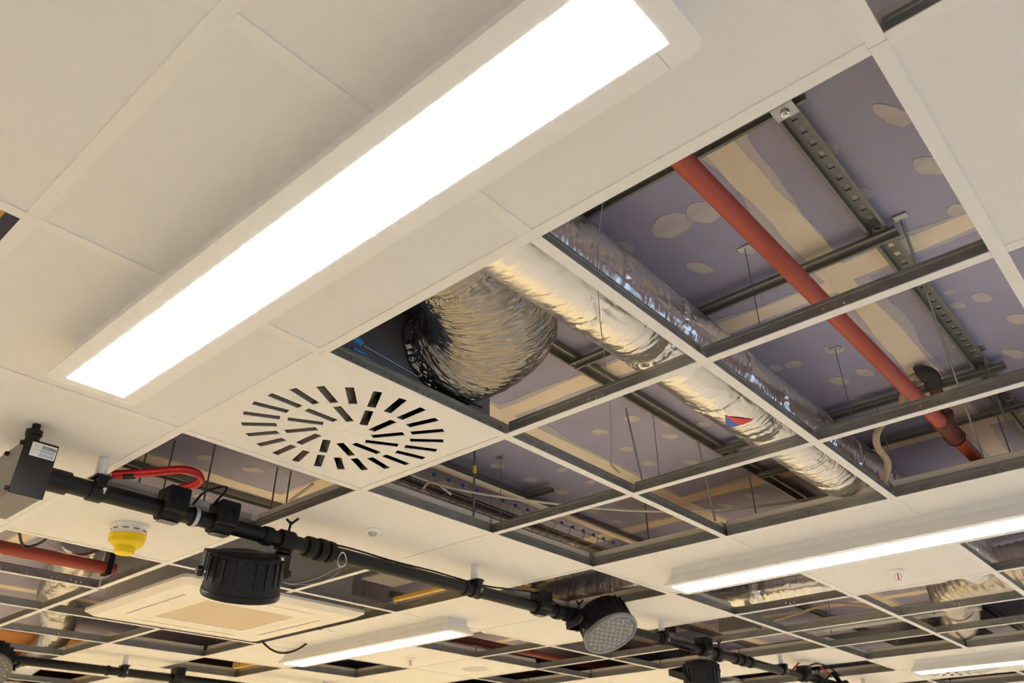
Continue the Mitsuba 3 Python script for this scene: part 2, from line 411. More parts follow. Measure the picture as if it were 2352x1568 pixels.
# ------------------------------------------------------------------ luminaires
def rrect(x0, x1, y0, y1, r):
    return sbox(x0 + r, y0 + r, x1 - r, y1 - r).buffer(r, 6)
LL = 1.46
def lum_meshes():
    def loft(a, za, b, zb):      # convex solid between two outlines
        P = [[x, y, za] for x, y in a.exterior.coords] + [[x, y, zb] for x, y in b.exterior.coords]
        return trimesh.convex.convex_hull(np.array(P))
    h = LL / 2; c = 0.052
    base = bx(-h + .035, h - .035, -.068, .068, -.024, 0.0019)
    top = lambda x0, x1: sbox(x0, -.07, x1, .07)
    mid = cat(loft(sbox(-h + c + .0008, -.070, h - c - .0008, .070), -.0235, sbox(-h + c + .0008, -.0975, h - c - .0008, .0975), -.066),
              bx(-h + c + .0008, h - c - .0008, -.0975, .0975, -.070, -.0659))
    def cap(sgn):
        out = rrect(-h, -h + c + .06, -.0975, .0975, .022).intersection(sbox(-h, -1, -h + c, 1))
        m = cat(loft(sbox(-h + .033, -.07, -h + c, .07), -.0235, out, -.066), prism(out, -.070, -.0659))
        if sgn > 0:
            m.apply_transform(trimesh.transformations.rotation_matrix(np.pi, [0, 0, 1]))
        return m
    lens = bx(-h + .027, h - .035, -.0605, .0605, -.0712, -.0695)
    return base, mid, cap(-1), cap(1), lens
lum_m = lum_meshes()
LUM = [(0.322, -.30, 'big white linear luminaire glowing across the top of the picture'), (0.322, 2.10, 'long glowing luminaire at the right, below the red pipe'),
       (-2.37, 2.10, 'glowing luminaire past the round black spotlight and the cassette'), (0.31, 5.10, 'far glowing luminaire at the bottom right corner'),
       (-5.07, 2.10, 'far luminaire behind the rear lighting bar, bottom left')]
for ux in (-2.37, -5.07): LUM.append((ux, -.30, None))  # luminaires out of view, repeating the lamp pattern to light the room
for ux in (-2.37, -5.07): LUM.append((ux, 5.10, None))
for ux in (0.32, -2.37): LUM.append((ux, 7.5, None))
lum_d = [mikit.ply(m, 'm_lampwhite') for m in lum_m[:4]]
lens_plain = mikit.ply(lum_m[4], 'm_plastic')
for u, v, lab in LUM:
    key = thing('luminaire', lab or f'luminaire outside the frame in {COLS[math.floor(u / .6)]} column, {ROWS[math.floor(v / .6)]}', 'light', 'white linear luminaires')
    tr = T().translate([u, v, H])
    for nm, d in zip(('base', 'housing', 'end_cap', 'end_cap_001'), lum_d):
        scene[key + '__' + nm] = {**d, 'to_world': tr}
    scene[key + '__diffuser'] = {**lens_plain, 'to_world': tr, 'emitter': {'type': 'area', 'radiance': {'type': 'rgb', 'value': [LAMP * c for c in LAMP_RGB]}}}
    labels[key + '__diffuser'] = {'label': 'glowing white diffuser'}

# ------------------------------------------------------------------ swirl diffusers
def swirl(cu, cv, label, detail=True):
    key = thing('swirl_diffuser', label, 'air diffuser')
    plate = sbox(-.2945, -.2945, .2945, .2945)
    vanes, backs = [], []
    SL = [(math.radians(15 * k + .5), .170, .259) for k in range(24)] + [(math.radians(30 * k), .061, .150) for k in range(12)]
    for ph, a, b in SL:
        d, n = np.array([math.cos(ph), math.sin(ph)]), np.array([-math.sin(ph), math.cos(ph)])
        hw = .0108
        Q = [d * a + n * (.039 - hw), d * b + n * (.039 - hw), d * b + n * (.039 + hw), d * a + n * (.039 + hw)]
        plate = plate.difference(Polygon(Q))
        # a slanting blade behind each slot, standing on its trailing edge
        e = .0012
        P = []
        for s in (a - .001, b + .001):
            for (q, z) in ((-hw, .0045), (-hw - e, .0045), (hw * .75, .030), (hw * .75 - e, .030)):
                w = d * s + n * (.039 + q); P.append([w[0] + cu, w[1] + cv, z])
        vanes.append(trimesh.convex.convex_hull(np.array(P)))
        for s in (a - .0015, b + .0005):
            P = []
            for q in (-hw - e, hw + e):
                for ds in (0, .001):
                    for z in (.0045, .030):
                        w = d * (s + ds) + n * (.039 + q); P.append([w[0] + cu, w[1] + cv, z])
            backs.append(trimesh.convex.convex_hull(np.array(P)))
    m = prism(plate.simplify(1e-5), FT + .0002, FT + .0022); m.apply_translation([cu, cv, 0])
    part(key, 'plate', m, 'm_white')
    for k, vm in enumerate(vanes):
        part(key, 'vane', cat(vm, backs[2 * k], backs[2 * k + 1]), 'm_vane')
    part(key, 'screw_cover', lathe([(0, .0), (.011, .0), (.0115, .0025), (0, .0025)], 24, (cu, cv, FT - .0008)), 'm_plastic')
    t = .0012
    bxm = [bx(cu - .27, cu - .27 + t, cv - .27, cv + .27, .0045, .235), bx(cu + .27 - t, cu + .27, cv - .27, cv + .27, .0045, .235),
           bx(cu - .27, cu + .27, cv - .27, cv - .27 + t, .0045, .235), bx(cu - .27, cu + .27, cv + .27 - t, cv + .27, .0045, .235), bx(cu - .27, cu + .27, cv - .27, cv + .27, .2351, .2362)]
    part(key, 'plenum_box', cat(*bxm), 'm_plenum')
    part(key, 'plenum_dark_sheet', bx(cu - .268, cu + .268, cv - .268, cv + .268, .10, .102), 'm_plenum_shade')  # dark sheet added across the box, standing in for its unlit inside
    return key
M('m_plenum', (0.20, 0.195, 0.20), 0.5, 0.5)
dif = swirl(-.3, .3, 'white square swirl diffuser with rings of slanting black slots, beside the foil duct')
swirl(-.3, 5.7, 'far swirl diffuser seen edge on at the bottom right corner')

# ------------------------------------------------------------------ ducts
def crumple(P, r, sides, seed, ring=0.0, ringstep=0.03, amp=0.006, long=0.0, grooves=(), gd=0.010, gw=0.012, flat=1.0, lump=.8):
    """Foil-clad flexible duct: sharp crumples across, ribs of the wire coil, pinched bands."""
    P = np.asarray(P, float)
    s = np.r_[0, np.cumsum(np.linalg.norm(np.diff(P, axis=0), axis=1))]
    ang = np.arange(sides) * 2 * np.pi / sides
    Sg, Ag = np.meshgrid(s, ang, indexing='ij')
    cx, cy = np.cos(Ag), np.sin(Ag)
    def n3(fs, fa, k, o=3):
        return meshkit.fbm(np.stack([Sg * fs + k, cx * fa, cy * fa + k * 2.0], -1), o, seed=k)
    ridge = lambda x: 1 - np.abs(2 * x - 1) * 2
    warp = Sg + .02 * (n3(6, 1.2, seed + 9) - .5) + .012 * (n3(3, 3, seed + 5) - .5)
    D = amp * .55 * ridge(meshkit.fbm(np.stack([warp * 62 + 3 * Ag * 0, cx * 1.7, cy * 1.7 + seed], -1), 3, seed=seed + 1)) * (.3 + n3(7, 1.6, seed + 2))
    D += amp * .28 * ridge(meshkit.fbm(np.stack([warp * 150, cx * 4.5, cy * 4.5 + seed], -1), 2, seed=seed + 3)) * n3(9, 2.5, seed + 8) * 1.6
    D += amp * lump * (n3(5, 1.4, seed + 4) - .5)
    if ring:
        D += ring * np.cos(2 * np.pi * warp / ringstep)
    for g in grooves:
        q = np.exp(-((Sg - g + .012 * (n3(2, 2, seed + 7) - .5)) / gw) ** 2)
        D += -gd * q + gd * .7 * q * ridge(meshkit.fbm(np.stack([Ag * 9, Sg * 30, 0 * Sg + g], -1), 2, seed=seed + 12))
        wide = np.exp(-((Sg - g) / .05) ** 2)
        D += .0035 * wide * (meshkit.fbm(np.stack([cx * 14, cy * 14, Sg * 5 + g], -1), 3, seed=seed + 13) - .5) * 2
    return tube(P, r, sides, disp=D, flat=flat)
# the long straight foil duct
Y = np.linspace(-1.2, 3.35, 1200)
P = np.stack([np.full_like(Y, .466) + .004 * np.sin(Y * 3), Y, .150 + .003 * np.sin(Y * 5)], -1)
gro = [1.2 + x for x in (-.75, -.45, -.1, .36, .60, .93, 1.14, 1.49, 1.70, 2.0, 2.3, 2.62, 3.0)]
duct = thing('foil_duct', 'long silver foil duct with a red and blue marker and a crumpled branch', 'duct')
part(duct, 'sleeve', crumple(P, .105, 150, 3, amp=.0042, grooves=gro, gd=.010, gw=.010), 'm_foil', True)
for g in (.93, 1.49, 2.3):
    a = np.linspace(0, 2 * np.pi, 61)
    part(duct, 'wire_tie', tube(np.stack([.466 + .1045 * np.cos(a), np.full_like(a, g), .15 + .1045 * np.sin(a)], -1), .0012, 6), 'm_steel', True)
def on_duct(v, th, r=.1125):
    return [.466 + r * math.cos(math.radians(th)), v, .150 + r * math.sin(math.radians(th))]
def decal(poly, r):
    """A flat marker wrapped round the duct: poly in (v, degrees)."""
    pts = []
    m = trimesh.creation.extrude_polygon(Polygon([(v * 1000, th) for v, th in poly]), .0004, engine='earcut').subdivide().subdivide().subdivide()
    V = np.asarray(m.vertices)
    m.vertices = np.array([on_duct(v / 1000, th, r + z) for v, th, z in V])
    return m
part(duct, 'marker', decal([(.955, -91), (1.040, -70), (1.036, -91)], .1115), 'm_red', label='red triangle of the marker')
part(duct, 'marker', decal([(.955, -91), (1.036, -91), (1.038, -112)], .1115), 'm_blue', label='blue triangle of the marker')
# the flexible branch into the diffuser's plenum box
P = spline([(-.028, .405, .170), (.04, .405, .170), (.13, .385, .168), (.215, .31, .164), (.28, .185, .160), (.315, .04, .155), (.33, -.12, .152), (.335, -.4, .152)], 900)
L = np.linspace(0, 1, 900)
rr = .157 + .008 * np.exp(-((L - .22) / .14) ** 2) - .045 * np.clip(L / .7, 0, 1) ** 1.5
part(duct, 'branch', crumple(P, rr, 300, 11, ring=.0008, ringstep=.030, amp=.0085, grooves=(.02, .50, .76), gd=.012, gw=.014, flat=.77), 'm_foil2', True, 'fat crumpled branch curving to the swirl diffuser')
M('m_foil2', (0.31, 0.29, 0.275), 0.12, 1.0)  # foil again, its colour darkened for the dim surroundings the branch reflects
# other foil ducts deeper in the ceiling
Xs = np.linspace(-2.0, -.62, 260)
solo('foil_duct', 'foil duct crossing the open cell above the round black spotlight', 'duct',
     crumple(np.stack([Xs, 2.66 + 0 * Xs, .150 + 0 * Xs], -1), .105, 90, 21, amp=.005, grooves=(.35, .8, 1.15), gd=.016, gw=.02), 'm_foil', True)
Xs = np.linspace(-1.1, .35, 260)
solo('foil_duct', 'foil duct glinting under the near edge of the second luminaire', 'duct',
     crumple(np.stack([Xs, 3.22 + .05 * Xs, .150 + 0 * Xs], -1), .1, 90, 25, amp=.005, grooves=(.3, .6, .95, 1.2), gd=.016, gw=.02), 'm_foil', True)
solo('flexible_duct', 'crumpled flexible duct in the open cells left of the farthest luminaire', 'duct',
     crumple(spline([(.75, 3.62, .16), (.45, 3.68, .16), (.24, 3.85, .16), (.16, 4.15, .15), (.06, 4.6, .15), (-.1, 5.2, .15)], 360), .1, 100, 31, ring=.003, ringstep=.04, amp=.008), 'm_foildull', True)
solo('flexible_duct', 'crumpled flexible duct in the open cells at the left edge', 'duct',
     crumple(spline([(-2.30, .44, .2), (-2.8, .62, .2), (-3.45, .80, .2), (-4.2, 1.12, .19), (-4.8, 1.32, .18), (-5.5, 1.48, .17), (-6.2, 1.62, .16)], 520), .088, 110, 41, ring=.0035, ringstep=.04, amp=.009), 'm_foil', True)

# ------------------------------------------------------------------ pipes
rp = thing('red_pipe', 'long red sprinkler pipe crossing the open cells at the right', 'pipe')
part(rp, 'pipe', rod((.840, -.9, .12), (.840, 2.6, .12), .0205, 28), 'm_redpipe', True)
part(rp, 'tee_fitting', cat(tube([(.840, 1.575, .12), (.840, 1.59, .12), (.840, 1.592, .12), (.840, 1.70, .12), (.840, 1.705, .12), (.84, 1.73, .12)], [.0225, .0265, .0235, .0235, .0285, .0285], 26),
                            tube([(.841, 1.672, .12), (.846, 1.640, .152), (.8463, 1.6385, .154), (.848, 1.628, .166)], [.0225, .0225, .0255, .0255], 26)), 'm_darkred', True, 'dark painted tee fitting')
part(rp, 'riser', rod((.847, 1.634, .160), (.857, 1.566, .236), .0185, 22), 'm_darkred', True)
el = spline([(.856, 1.572, .229), (.858, 1.560, .243), (.856, 1.548, .257), (.846, 1.541, .264), (.828, 1.538, .265)], 18)
part(rp, 'elbow', tube(el, np.r_[.024, .0255, np.full(12, .0245), .0265, .0265, .0265, .026], 26), 'm_darkiron', True, 'black iron elbow at the top of the riser')
solo('flexible_hose', 'beige flexible hose dropping from the black elbow beside the red pipe', 'hose',
     tube(spline([(.828, 1.538, .265), (.80, 1.54, .258), (.765, 1.565, .225), (.735, 1.58, .185), (.70, 1.55, .155), (.675, 1.53, .12), (.655, 1.57, .095), (.655, 1.63, .07), (.625, 1.70, .052), (.60, 1.745, .045)], 60), .0105, 14), 'm_beige', True)
rp2 = thing('red_pipe', 'red sprinkler pipe at the left edge, above the yellow capped detector', 'pipe')
part(rp2, 'pipe', rod((-2.33, -1.6, .075), (-2.33, .62, .075), .026, 24), 'm_redpipe', True)
part(rp2, 'strap', bx(-2.36, -2.30, .575, .60, .045, .298, .004), 'm_black', label='black strap that hangs the pipe')
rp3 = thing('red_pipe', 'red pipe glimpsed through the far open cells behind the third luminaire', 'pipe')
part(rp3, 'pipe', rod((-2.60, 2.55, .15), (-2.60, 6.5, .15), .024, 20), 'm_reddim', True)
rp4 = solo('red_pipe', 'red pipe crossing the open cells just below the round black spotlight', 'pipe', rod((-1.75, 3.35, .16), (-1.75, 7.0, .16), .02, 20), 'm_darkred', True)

# ------------------------------------------------------------------ framing under the soffit
def channel(alongv, c, a, b, z, w=.036, h=.022, holes=True):
    """Folded metal channel, its open side down, perforated web."""
    t = .0015
    L = b - a
    top = sbox(0, -w / 2, L, w / 2)
    if holes:
        for s in np.arange(.03, L - .02, .045):
            top = top.difference(sbox(s, -.006, s + .020, .006))
    m = cat(prism(top, h - t, h), bx(0, L, -w / 2, -w / 2 + t, 0, h), bx(0, L, w / 2 - t, w / 2, 0, h), bx(0, L, -w / 2 - .006, -w / 2 + t, -.001, 0.0005), bx(0, L, w / 2 - t, w / 2 + .006, -.001, 0.0005))
    if alongv:
        m.apply_transform(trimesh.transformations.rotation_matrix(np.pi / 2, [0, 0, 1]))
        m.apply_translation([c, a, z])
    else:
        m.apply_translation([a, c, z])
    return m
for c, a, b, lab in ((.983, .262, 7.2, 'perforated dark metal channel right of the red pipe'), (.095, .5, 7.2, 'dark metal channel running along the left side of the long foil duct'),
                     (-.77, .9, 7.2, 'dark metal channel beside the wire cable tray'), (-1.645, .15, 7.2, 'grey metal channel above the red cable loop'),
                     (-2.45, 2.3, 7.2, 'metal channel behind the third luminaire'), (-3.3, 1.0, 7.2, 'metal channel left of the cassette')):
    solo('metal_channel', lab, 'metal channel', channel(True, c, a, b, .2755), 'm_strut')
for c, a, b, lab in ((.272, .1, 1.03, 'double dark rail crossing just past the big luminaire'), (.80, .085, 1.02, 'thin cross channel passing over the foil duct, nearest the luminaire'),
                     (1.655, .09, 1.04, 'cross channel behind the black iron elbow'), (1.985, .09, 1.02, 'cross channel just before the second luminaire'),
                     (2.9, -.75, .13, 'cross channel above the foil duct past the second luminaire'), (4.1, -.75, 1.0, 'cross channel in the far open cells at the right'), (1.55, -.77, -.60, 'stub of metal channel at the end of the cable tray')):
    solo('metal_channel', lab, 'metal channel', channel(False, c, a, b, .2635, .03, .012, False), 'm_strut')
br = thing('angle_bracket', 'small bright bracket with a bolt where two dark rails meet', 'bracket')
part(br, 'plate', bx(.966, 1.010, .262, .300, .254, .257, .001), 'm_steel')
part(br, 'bolt', cat(lathe([(0, 0), (.009, 0), (.009, .005), (0, .005)], 6, (.988, .282, .248)), lathe([(0, -.004), (.004, -.004), (.004, .0), (0, 0)], 12, (.988, .282, .248))), 'm_chrome')

# hangers
def hanger(u, v, z0, z1, lab, r=.003, plate=True, sleeve=None, grp=None, u2=None, v2=None):
    key = thing('hanger_rod', lab, 'hanger rod', grp)
    part(key, 'rod', rod((u if u2 is None else u2, v if v2 is None else v2, z0), (u, v, z1), r, 8), 'm_steelrod', True)
    if plate:
        part(key, 'plate', bx(u - .016, u + .016, v - .010, v + .010, z1 - .004, z1, .001), 'm_steel')
    if sleeve:
        part(key, 'sleeve', rod((u, v, sleeve), (u, v, sleeve + .030), .0075, 14), 'm_tagyellow', True, 'yellow sleeve')
    return key
M('m_steelrod', (0.20, 0.215, 0.205), 0.45, 0.6)
hanger(1.036, .795, .06, SOF - .002, 'leaning rod from a bright plate on the soffit, right of the red pipe', .0032, u2=.885, v2=1.79)
hanger(1.003, 1.563, .05, SOF - .002, 'thin rod hanging from the perforated channel behind the iron elbow', .0022)
hanger(.943, 1.914, .05, SOF - .002, 'thin rod right of the red pipe just before the second luminaire', .0022)
hanger(.716, .664, .05, SOF - .002, 'thin wire hanger between foil duct and red pipe, in the diffuser row', .0012)
hanger(.688, 1.275, .05, SOF - .002, 'thin wire hanger between foil duct and red pipe, first row after the diffuser', .0012)
hanger(.64, 1.74, .05, SOF - .002, 'thin wire hanger beside the beige hose', .0016)
hanger(.055, 1.12, .04, .256, 'dark rod left of the long foil duct, first row after the diffuser', .003, False, u2=.03, v2=1.22)
hanger(.0975, 1.50, .04, .256, 'dark rod left of the marker on the foil duct', .0035, False, u2=.01, v2=1.72)
hanger(.0965, 1.88, .05, .256, 'dark rod beside the foil duct near the second luminaire', .003, False)
hanger(-.44, 1.99, .04, SOF - .002, 'dark rod in the second row after the diffuser, diffuser column', .0035, False)
hanger(.064, 1.27, .06, SOF - .002, 'faint wire hanger above the open cell left of the marker', .0012)
hanger(-.58, 1.22, .06, SOF - .002, 'faint wire hanger with a small clip, near the yellow sleeve', .0012)
hanger(-.605, 1.105, .045, SOF - .002, 'rod with a yellow sleeve, just past the swirl diffuser', .0042, False, sleeve=.205)
for u, v, lab in ((-1.27, .435, 'thick rod in the red cable cell, in front of the joint strip'), (-1.347, .32, 'left thin rod in the red cable cell'), (-1.289, .713, 'left rod of the pair at the far side of the red cable cell'),
                  (-1.286, .773, 'right rod of the pair at the far side of the red cable cell'), (-1.54, .31, 'rod at the left corner of the red cable cell')):
    hanger(u, v, .05, SOF - .002, lab, .0032, False)
for k, (u, v) in enumerate(((-1.34, 2.5), (-1.20, 2.46), (-1.11, 2.54), (-1.0, 2.5))):
    hanger(u, v, .04, SOF - .002, ['leftmost','second','third','rightmost'][k] + ' thin rod in front of the foil duct above the round spotlight', .003, False)
for k, (u, v) in enumerate(((-2.2, 1.9), (-1.95, 2.2), (-3.1, 1.9), (-3.3, 1.7), (-.3, 3.5), (.3, 3.4), (.1, 3.9), (-.5, 4.0), (.5, 4.2), (-1.0, 3.3), (-2.2, 3.4), (-1.6, 4.3), (.8, 3.5), (-3.0, 2.9), (-3.7, 2.2))):
    hanger(u, v, .04, SOF - .002, f'thin rod in {COLS[math.floor(u / .6)]} column, {ROWS[math.floor(v / .6)]}' + (', nearer one' if k in (0, 12) else ''), .003, False)
solo('thin_wire', 'thin wire hanging in front of the foil duct, twisted at its end', 'wire',
     tube(np.vstack([spline([(.735, .035, .0400), (.60, .20, .0398), (.325, .62, .0400), (.15, .88, .0400), (.03, 1.045, .052)], 30), np.stack([.022 - .0008 * np.arange(24) + .004 * np.cos(np.arange(24) * 1.7), 1.056 + .0032 * np.arange(24), .054 + .004 * np.sin(np.arange(24) * 1.7)], -1)]), .0009, 6), 'm_steelrod', True)

# wire cable tray
tray = thing('cable_tray', 'wire mesh cable tray with blue clips in the open cells past the diffuser', 'cable tray')
ya, yb = .72, 2.48
wires = [rod((x, ya, z), (x, yb, z), .0022, 6) for x, z in ((-.83, .175), (-.79, .175), (-.75, .175), (-.85, .20), (-.72, .20))]
for y in np.arange(ya, yb, .1):
    wires.append(tube([(-.852, y, .205), (-.845, y, .178), (-.835, y, .173), (-.735, y, .173), (-.725, y, .178), (-.718, y, .205)], .002, 6))
part(tray, 'mesh', cat(*wires), 'm_traywire')
M('m_traywire', (0.33, 0.27, 0.19), 0.5, 0.4)
for k, y in enumerate(np.arange(.86, 2.3, .075)):
    part(tray, 'clip', bx(-.722, -.712, y - .006, y + .006, .198, .210, .001), 'm_blue')
solo('cable', 'thick brown cable lying along the wire tray', 'cable', tube(spline([(-.80, .7, .192), (-.79, 1.2, .19), (-.80, 1.8, .192), (-.79, 2.46, .19)], 30), .014, 12), 'm_cablebrown', True)
M('m_cablebrown', (0.07, 0.05, 0.05), 0.5)
solo('cable', 'flat beige cable beside the wire tray', 'cable', tube(spline([(-.66, .72, .21), (-.655, 1.3, .205), (-.66, 1.9, .21), (-.65, 2.46, .205)], 30), .018, 12, flat=.35), 'm_compound', True)
solo('conduit', 'pale cable running slantwise from the cable tray towards the second luminaire', 'conduit',
     tube(spline([(-.66, .85, .14), (-.60, 1.1, .13), (-.47, 1.30, .118), (-.30, 1.55, .112), (-.05, 1.8, .115), (.35, 2.05, .15)], 50), .0045, 8), 'm_conduit', True)
solo('cable', 'short black cable end sticking up at the near end of the tray', 'cable', tube(spline([(-.55, .81, .05), (-.53, .83, .075), (-.51, .86, .06), (-.50, .89, .042)], 14), .004, 8), 'm_beige', True)
solo('conduit', 'pale thin tube leaning in the corner of the red cable cell', 'conduit', tube([(-.80, .555, .06), (-.86, .57, .06), (-.95, .575, .045)], .005, 8), 'm_conduit', True)

# yellow tie with lamp like clip and damper handle by the flexible duct
solo('cable_tie', 'bright blue cable tie on the plenum box beside the swirl diffuser', 'cable tie', cat(rod((-.032, .105, .095), (-.028, .125, .085), .010, 14), bx(-.036, -.024, .10, .14, .062, .068, .002), bx(-.034, -.03, .12, .15, .05, .066, .001)), 'm_cyan')
solo('damper_handle', 'small black damper handle at the end of the fat flexible duct', 'handle', cat(bx(-.024, -.004, .415, .475, .052, .068, .003), rod((-.012, .47, .06), (.01, .50, .045), .0025, 8)), 'm_black')
solo('thin_wire', 'thin pale wire stretched along the plenum box', 'wire', rod((-.026, .13, .085), (-.026, .44, .062), .0009, 6), 'm_steel')

# red cable loop and other loose cables
M('m_sleeve', (0.02, 0.02, 0.02), 0.6)
rc = thing('cable', 'bright red cable folded in a loop, resting on the grid edge', 'cable')
pts = [(-1.19, .085, .055), (-1.155, .12, .058), (-1.10, .160, .060), (-1.055, .195, .064), (-1.02, .225, .066), (-1.005, .255, .064), (-1.015, .285, .060), (-1.05, .30, .055), (-1.10, .292, .05), (-1.17, .27, .046)]
part(rc, 'cable', cat(tube(spline(pts, 70), .0085, 12), tube(spline([(x + .006, y - .008, z + .007) for x, y, z in pts], 70), .0075, 12)), 'm_red', True)
q = spline(pts, 70)
part(rc, 'sleeve', tube(q[5:11], .0125, 14), 'm_sleeve', True, 'black sleeve')
solo('cable', 'thin black cable looping up behind the first socket box', 'cable', tube(spline([(-.93, .235, -.062), (-.95, .27, -.01), (-.975, .33, .03), (-.955, .34, .03), (-.93, .32, -.01), (-.91, .29, -.055)], 40), .0035, 8), 'm_black', True)
solo('cable', 'thick black cable drooping from the cassette through an open cell', 'cable', tube(spline([(-2.86, 1.68, .05), (-2.86, 1.75, -.02), (-2.84, 1.86, -.058), (-2.80, 1.94, -.03), (-2.79, 2.02, .05)], 40), .006, 8), 'm_black', True)
solo('cable', 'black cable loop in the open cell at the left edge', 'cable', tube(spline([(-1.96, .08, .07), (-2.02, .12, .05), (-2.10, .18, .035), (-2.05, .20, .04), (-1.95, .19, .07)], 40), .005, 8), 'm_black', True)
solo('cable', 'pale wire arc in front of the flexible duct at the left edge', 'cable', tube(spline([(-2.30, .36, .135), (-2.26, .31, .10), (-2.26, .34, .09), (-2.32, .42, .115)], 24), .003, 8), 'm_conduit', True)
solo('conduit', 'sagging yellow cable in the open cells below the second luminaire', 'conduit', tube(spline([(-1.05, 3.75, .12), (-.75, 3.85, .13), (-.40, 3.72, .14), (-.18, 3.55, .08), (.02, 3.70, .05)], 60), .007, 8), 'm_beige', True)

# ------------------------------------------------------------------ small ceiling fittings
sd = thing('smoke_detector', 'white smoke detector with a bright yellow dust cap', 'smoke detector')
at = (-1.46, .285, 0)
part(sd, 'base', lathe([(0, 0.0015), (.062, .0015), (.063, -.004), (.058, -.012), (.054, -.040), (0, -.040)], 48, at), 'm_plastic', 40)
for k in range(10):
    a = k * 2 * np.pi / 10
    m = bx(-.010, .010, -.001, .001, -.0012, .0012); m.apply_transform(trimesh.transformations.rotation_matrix(a + np.pi / 2, [0, 0, 1])); m.apply_translation([at[0] + .0572 * math.cos(a), at[1] + .0572 * math.sin(a), -.0195])
    part(sd, 'vent_slot', m, 'm_blackmatt')
capm = lathe([(.0535, -.036), (.0605, -.034), (.0615, -.039), (.0575, -.041), (.058, -.056), (.053, -.063), (.040, -.069), (.034, -.073), (.034, -.088), (.030, -.095), (.018, -.098), (0, -.0985)], 56)
vv = np.asarray(capm.vertices); th = np.arctan2(vv[:, 1], vv[:, 0]); rr_ = np.hypot(vv[:, 0], vv[:, 1])
kq = 1 + .018 * np.sin(th * 9 + 1) * (rr_ > .05); capm.vertices = np.c_[vv[:, 0] * kq, vv[:, 1] * kq, vv[:, 2] + .003 * np.sin(th * 2) * (rr_ > .05)]
capm.apply_translation(at)
part(sd, 'dust_cap', capm, 'm_yellow', 40, 'bright yellow dust cap')
ps = thing('motion_sensor', 'small round white motion sensor with a grey dome, flush in a tile', 'motion sensor')
part(ps, 'bezel', lathe([(0, .0015), (.037, .0015), (.037, -.001), (.030, -.005), (.020, -.007), (0, -.007)], 40, (-.885, .885, 0)), 'm_plastic', 40)
part(ps, 'dome', lathe([(.017, -.006), (.0165, -.010), (.012, -.015), (.005, -.0175), (0, -.018)], 32, (-.885, .885, 0)), 'm_sensor', 40, 'grey lens dome')
for u, v, lab in ((.303, 2.70, 'sprinkler head hanging from the tile below the second luminaire'), (-2.71, 2.72, 'sprinkler head hanging from the tile past the third luminaire')):
    sp = thing('sprinkler', lab, 'sprinkler')
    part(sp, 'rosette', lathe([(0, .0015), (.032, .0015), (.030, -.004), (.012, -.007), (0, -.007)], 32, (u, v, 0)), 'm_plastic', 40)
    part(sp, 'frame', cat(tube([(u - .005, v, -.007), (u - .013, v, -.018), (u - .013, v, -.030), (u, v, -.040)], .0025, 8), tube([(u + .005, v, -.007), (u + .013, v, -.018), (u + .013, v, -.030), (u, v, -.040)], .0025, 8)), 'm_chrome', True)
    part(sp, 'bulb', rod((u, v, -.010), (u, v, -.036), .0025, 8), 'm_red', True, 'red glass bulb')
    part(sp, 'deflector', lathe([(0, -.040), (.013, -.0405), (.013, -.0418), (0, -.0418)], 24, (u, v, 0)), 'm_chrome')
sk = thing('ceiling_speaker', 'flush round grey speaker grille in a far tile', 'speaker')
part(sk, 'ring', lathe([(.082, .0015), (.092, .0015), (.091, -.004), (.083, -.004), (.082, .0015)], 48, (-2.70, 3.30, 0)), 'm_plastic', 40)
part(sk, 'grille', lathe([(0, -.0025), (.0825, -.0022), (.0825, .001), (0, .001)], 40, (-2.70, 3.30, 0)), 'm_speakergrey')
M('m_speakergrey', (0.55, 0.55, 0.56), 0.6)

# ------------------------------------------------------------------ air conditioning cassette
cs = thing('air_conditioner', 'square white ceiling cassette air conditioner with a tan central grille', 'air conditioner')
cu, cv, hh = -2.345, 1.195, .478
def ring(ro, ri, z0, z1, r1=.03, r2=.01):
    return prism(rrect(-ro, ro, -ro, ro, r1).difference(rrect(-ri, ri, -ri, ri, r2)), z0, z1)
mv = lambda m: m.apply_translation([cu, cv, 0])
outer, inner = rrect(-hh, hh, -hh, hh, .035), rrect(-hh + .035, hh - .035, -hh + .035, hh - .035, .02)
def trimesh_shift(q):
    from shapely import affinity
    c = q.centroid; n = np.array([c.x, c.y]); n /= np.linalg.norm(n)
    return affinity.translate(q.buffer(-.001, join_style=2), *(n * .007))
sl = [sbox(-.27, .352, .27, .372), sbox(-.27, -.372, .27, -.352), sbox(.352, -.27, .372, .27), sbox(-.372, -.27, -.352, .27)]
face = inner.difference(rrect(-.285, .285, -.285, .285, .008))
for s_ in sl:
    face = face.difference(s_)
P = [[x, y, .002 - .012] for x, y in outer.exterior.coords] + [[x, y, -.034] for x, y in inner.exterior.coords] + [[x, y, 0.0] for x, y in outer.exterior.coords]
rim_top = prism(outer.difference(rrect(-hh + .06, hh - .06, -hh + .06, hh - .06, .01)), -.014, -.001)
co, ci = np.array(outer.exterior.coords)[:-1], np.array(inner.exterior.coords)[:-1]
n_ = len(co)
if len(ci) != n_:
    ci = np.array([inner.exterior.interpolate(inner.exterior.project(Point(*(p * .93)))).coords[0] for p in co])
V = np.vstack([np.c_[co, np.full(n_, -.014)], np.c_[ci, np.full(n_, -.034)]])
F = np.array([[a, (a + 1) % n_, n_ + (a + 1) % n_] for a in range(n_)] + [[a, n_ + (a + 1) % n_, n_ + a] for a in range(n_)])
part(cs, 'panel', mv(cat(rim_top, trimesh.Trimesh(V, F, process=False), prism(face, -.034, -.031))), 'm_cassette')
part(cs, 'grille', mv(cat(ring(.2835, .235, -.0335, -.029, .008, .006), prism(rrect(-.2355, .2355, -.2355, .2355, .006), -.0300, -.028))), 'm_cassette')
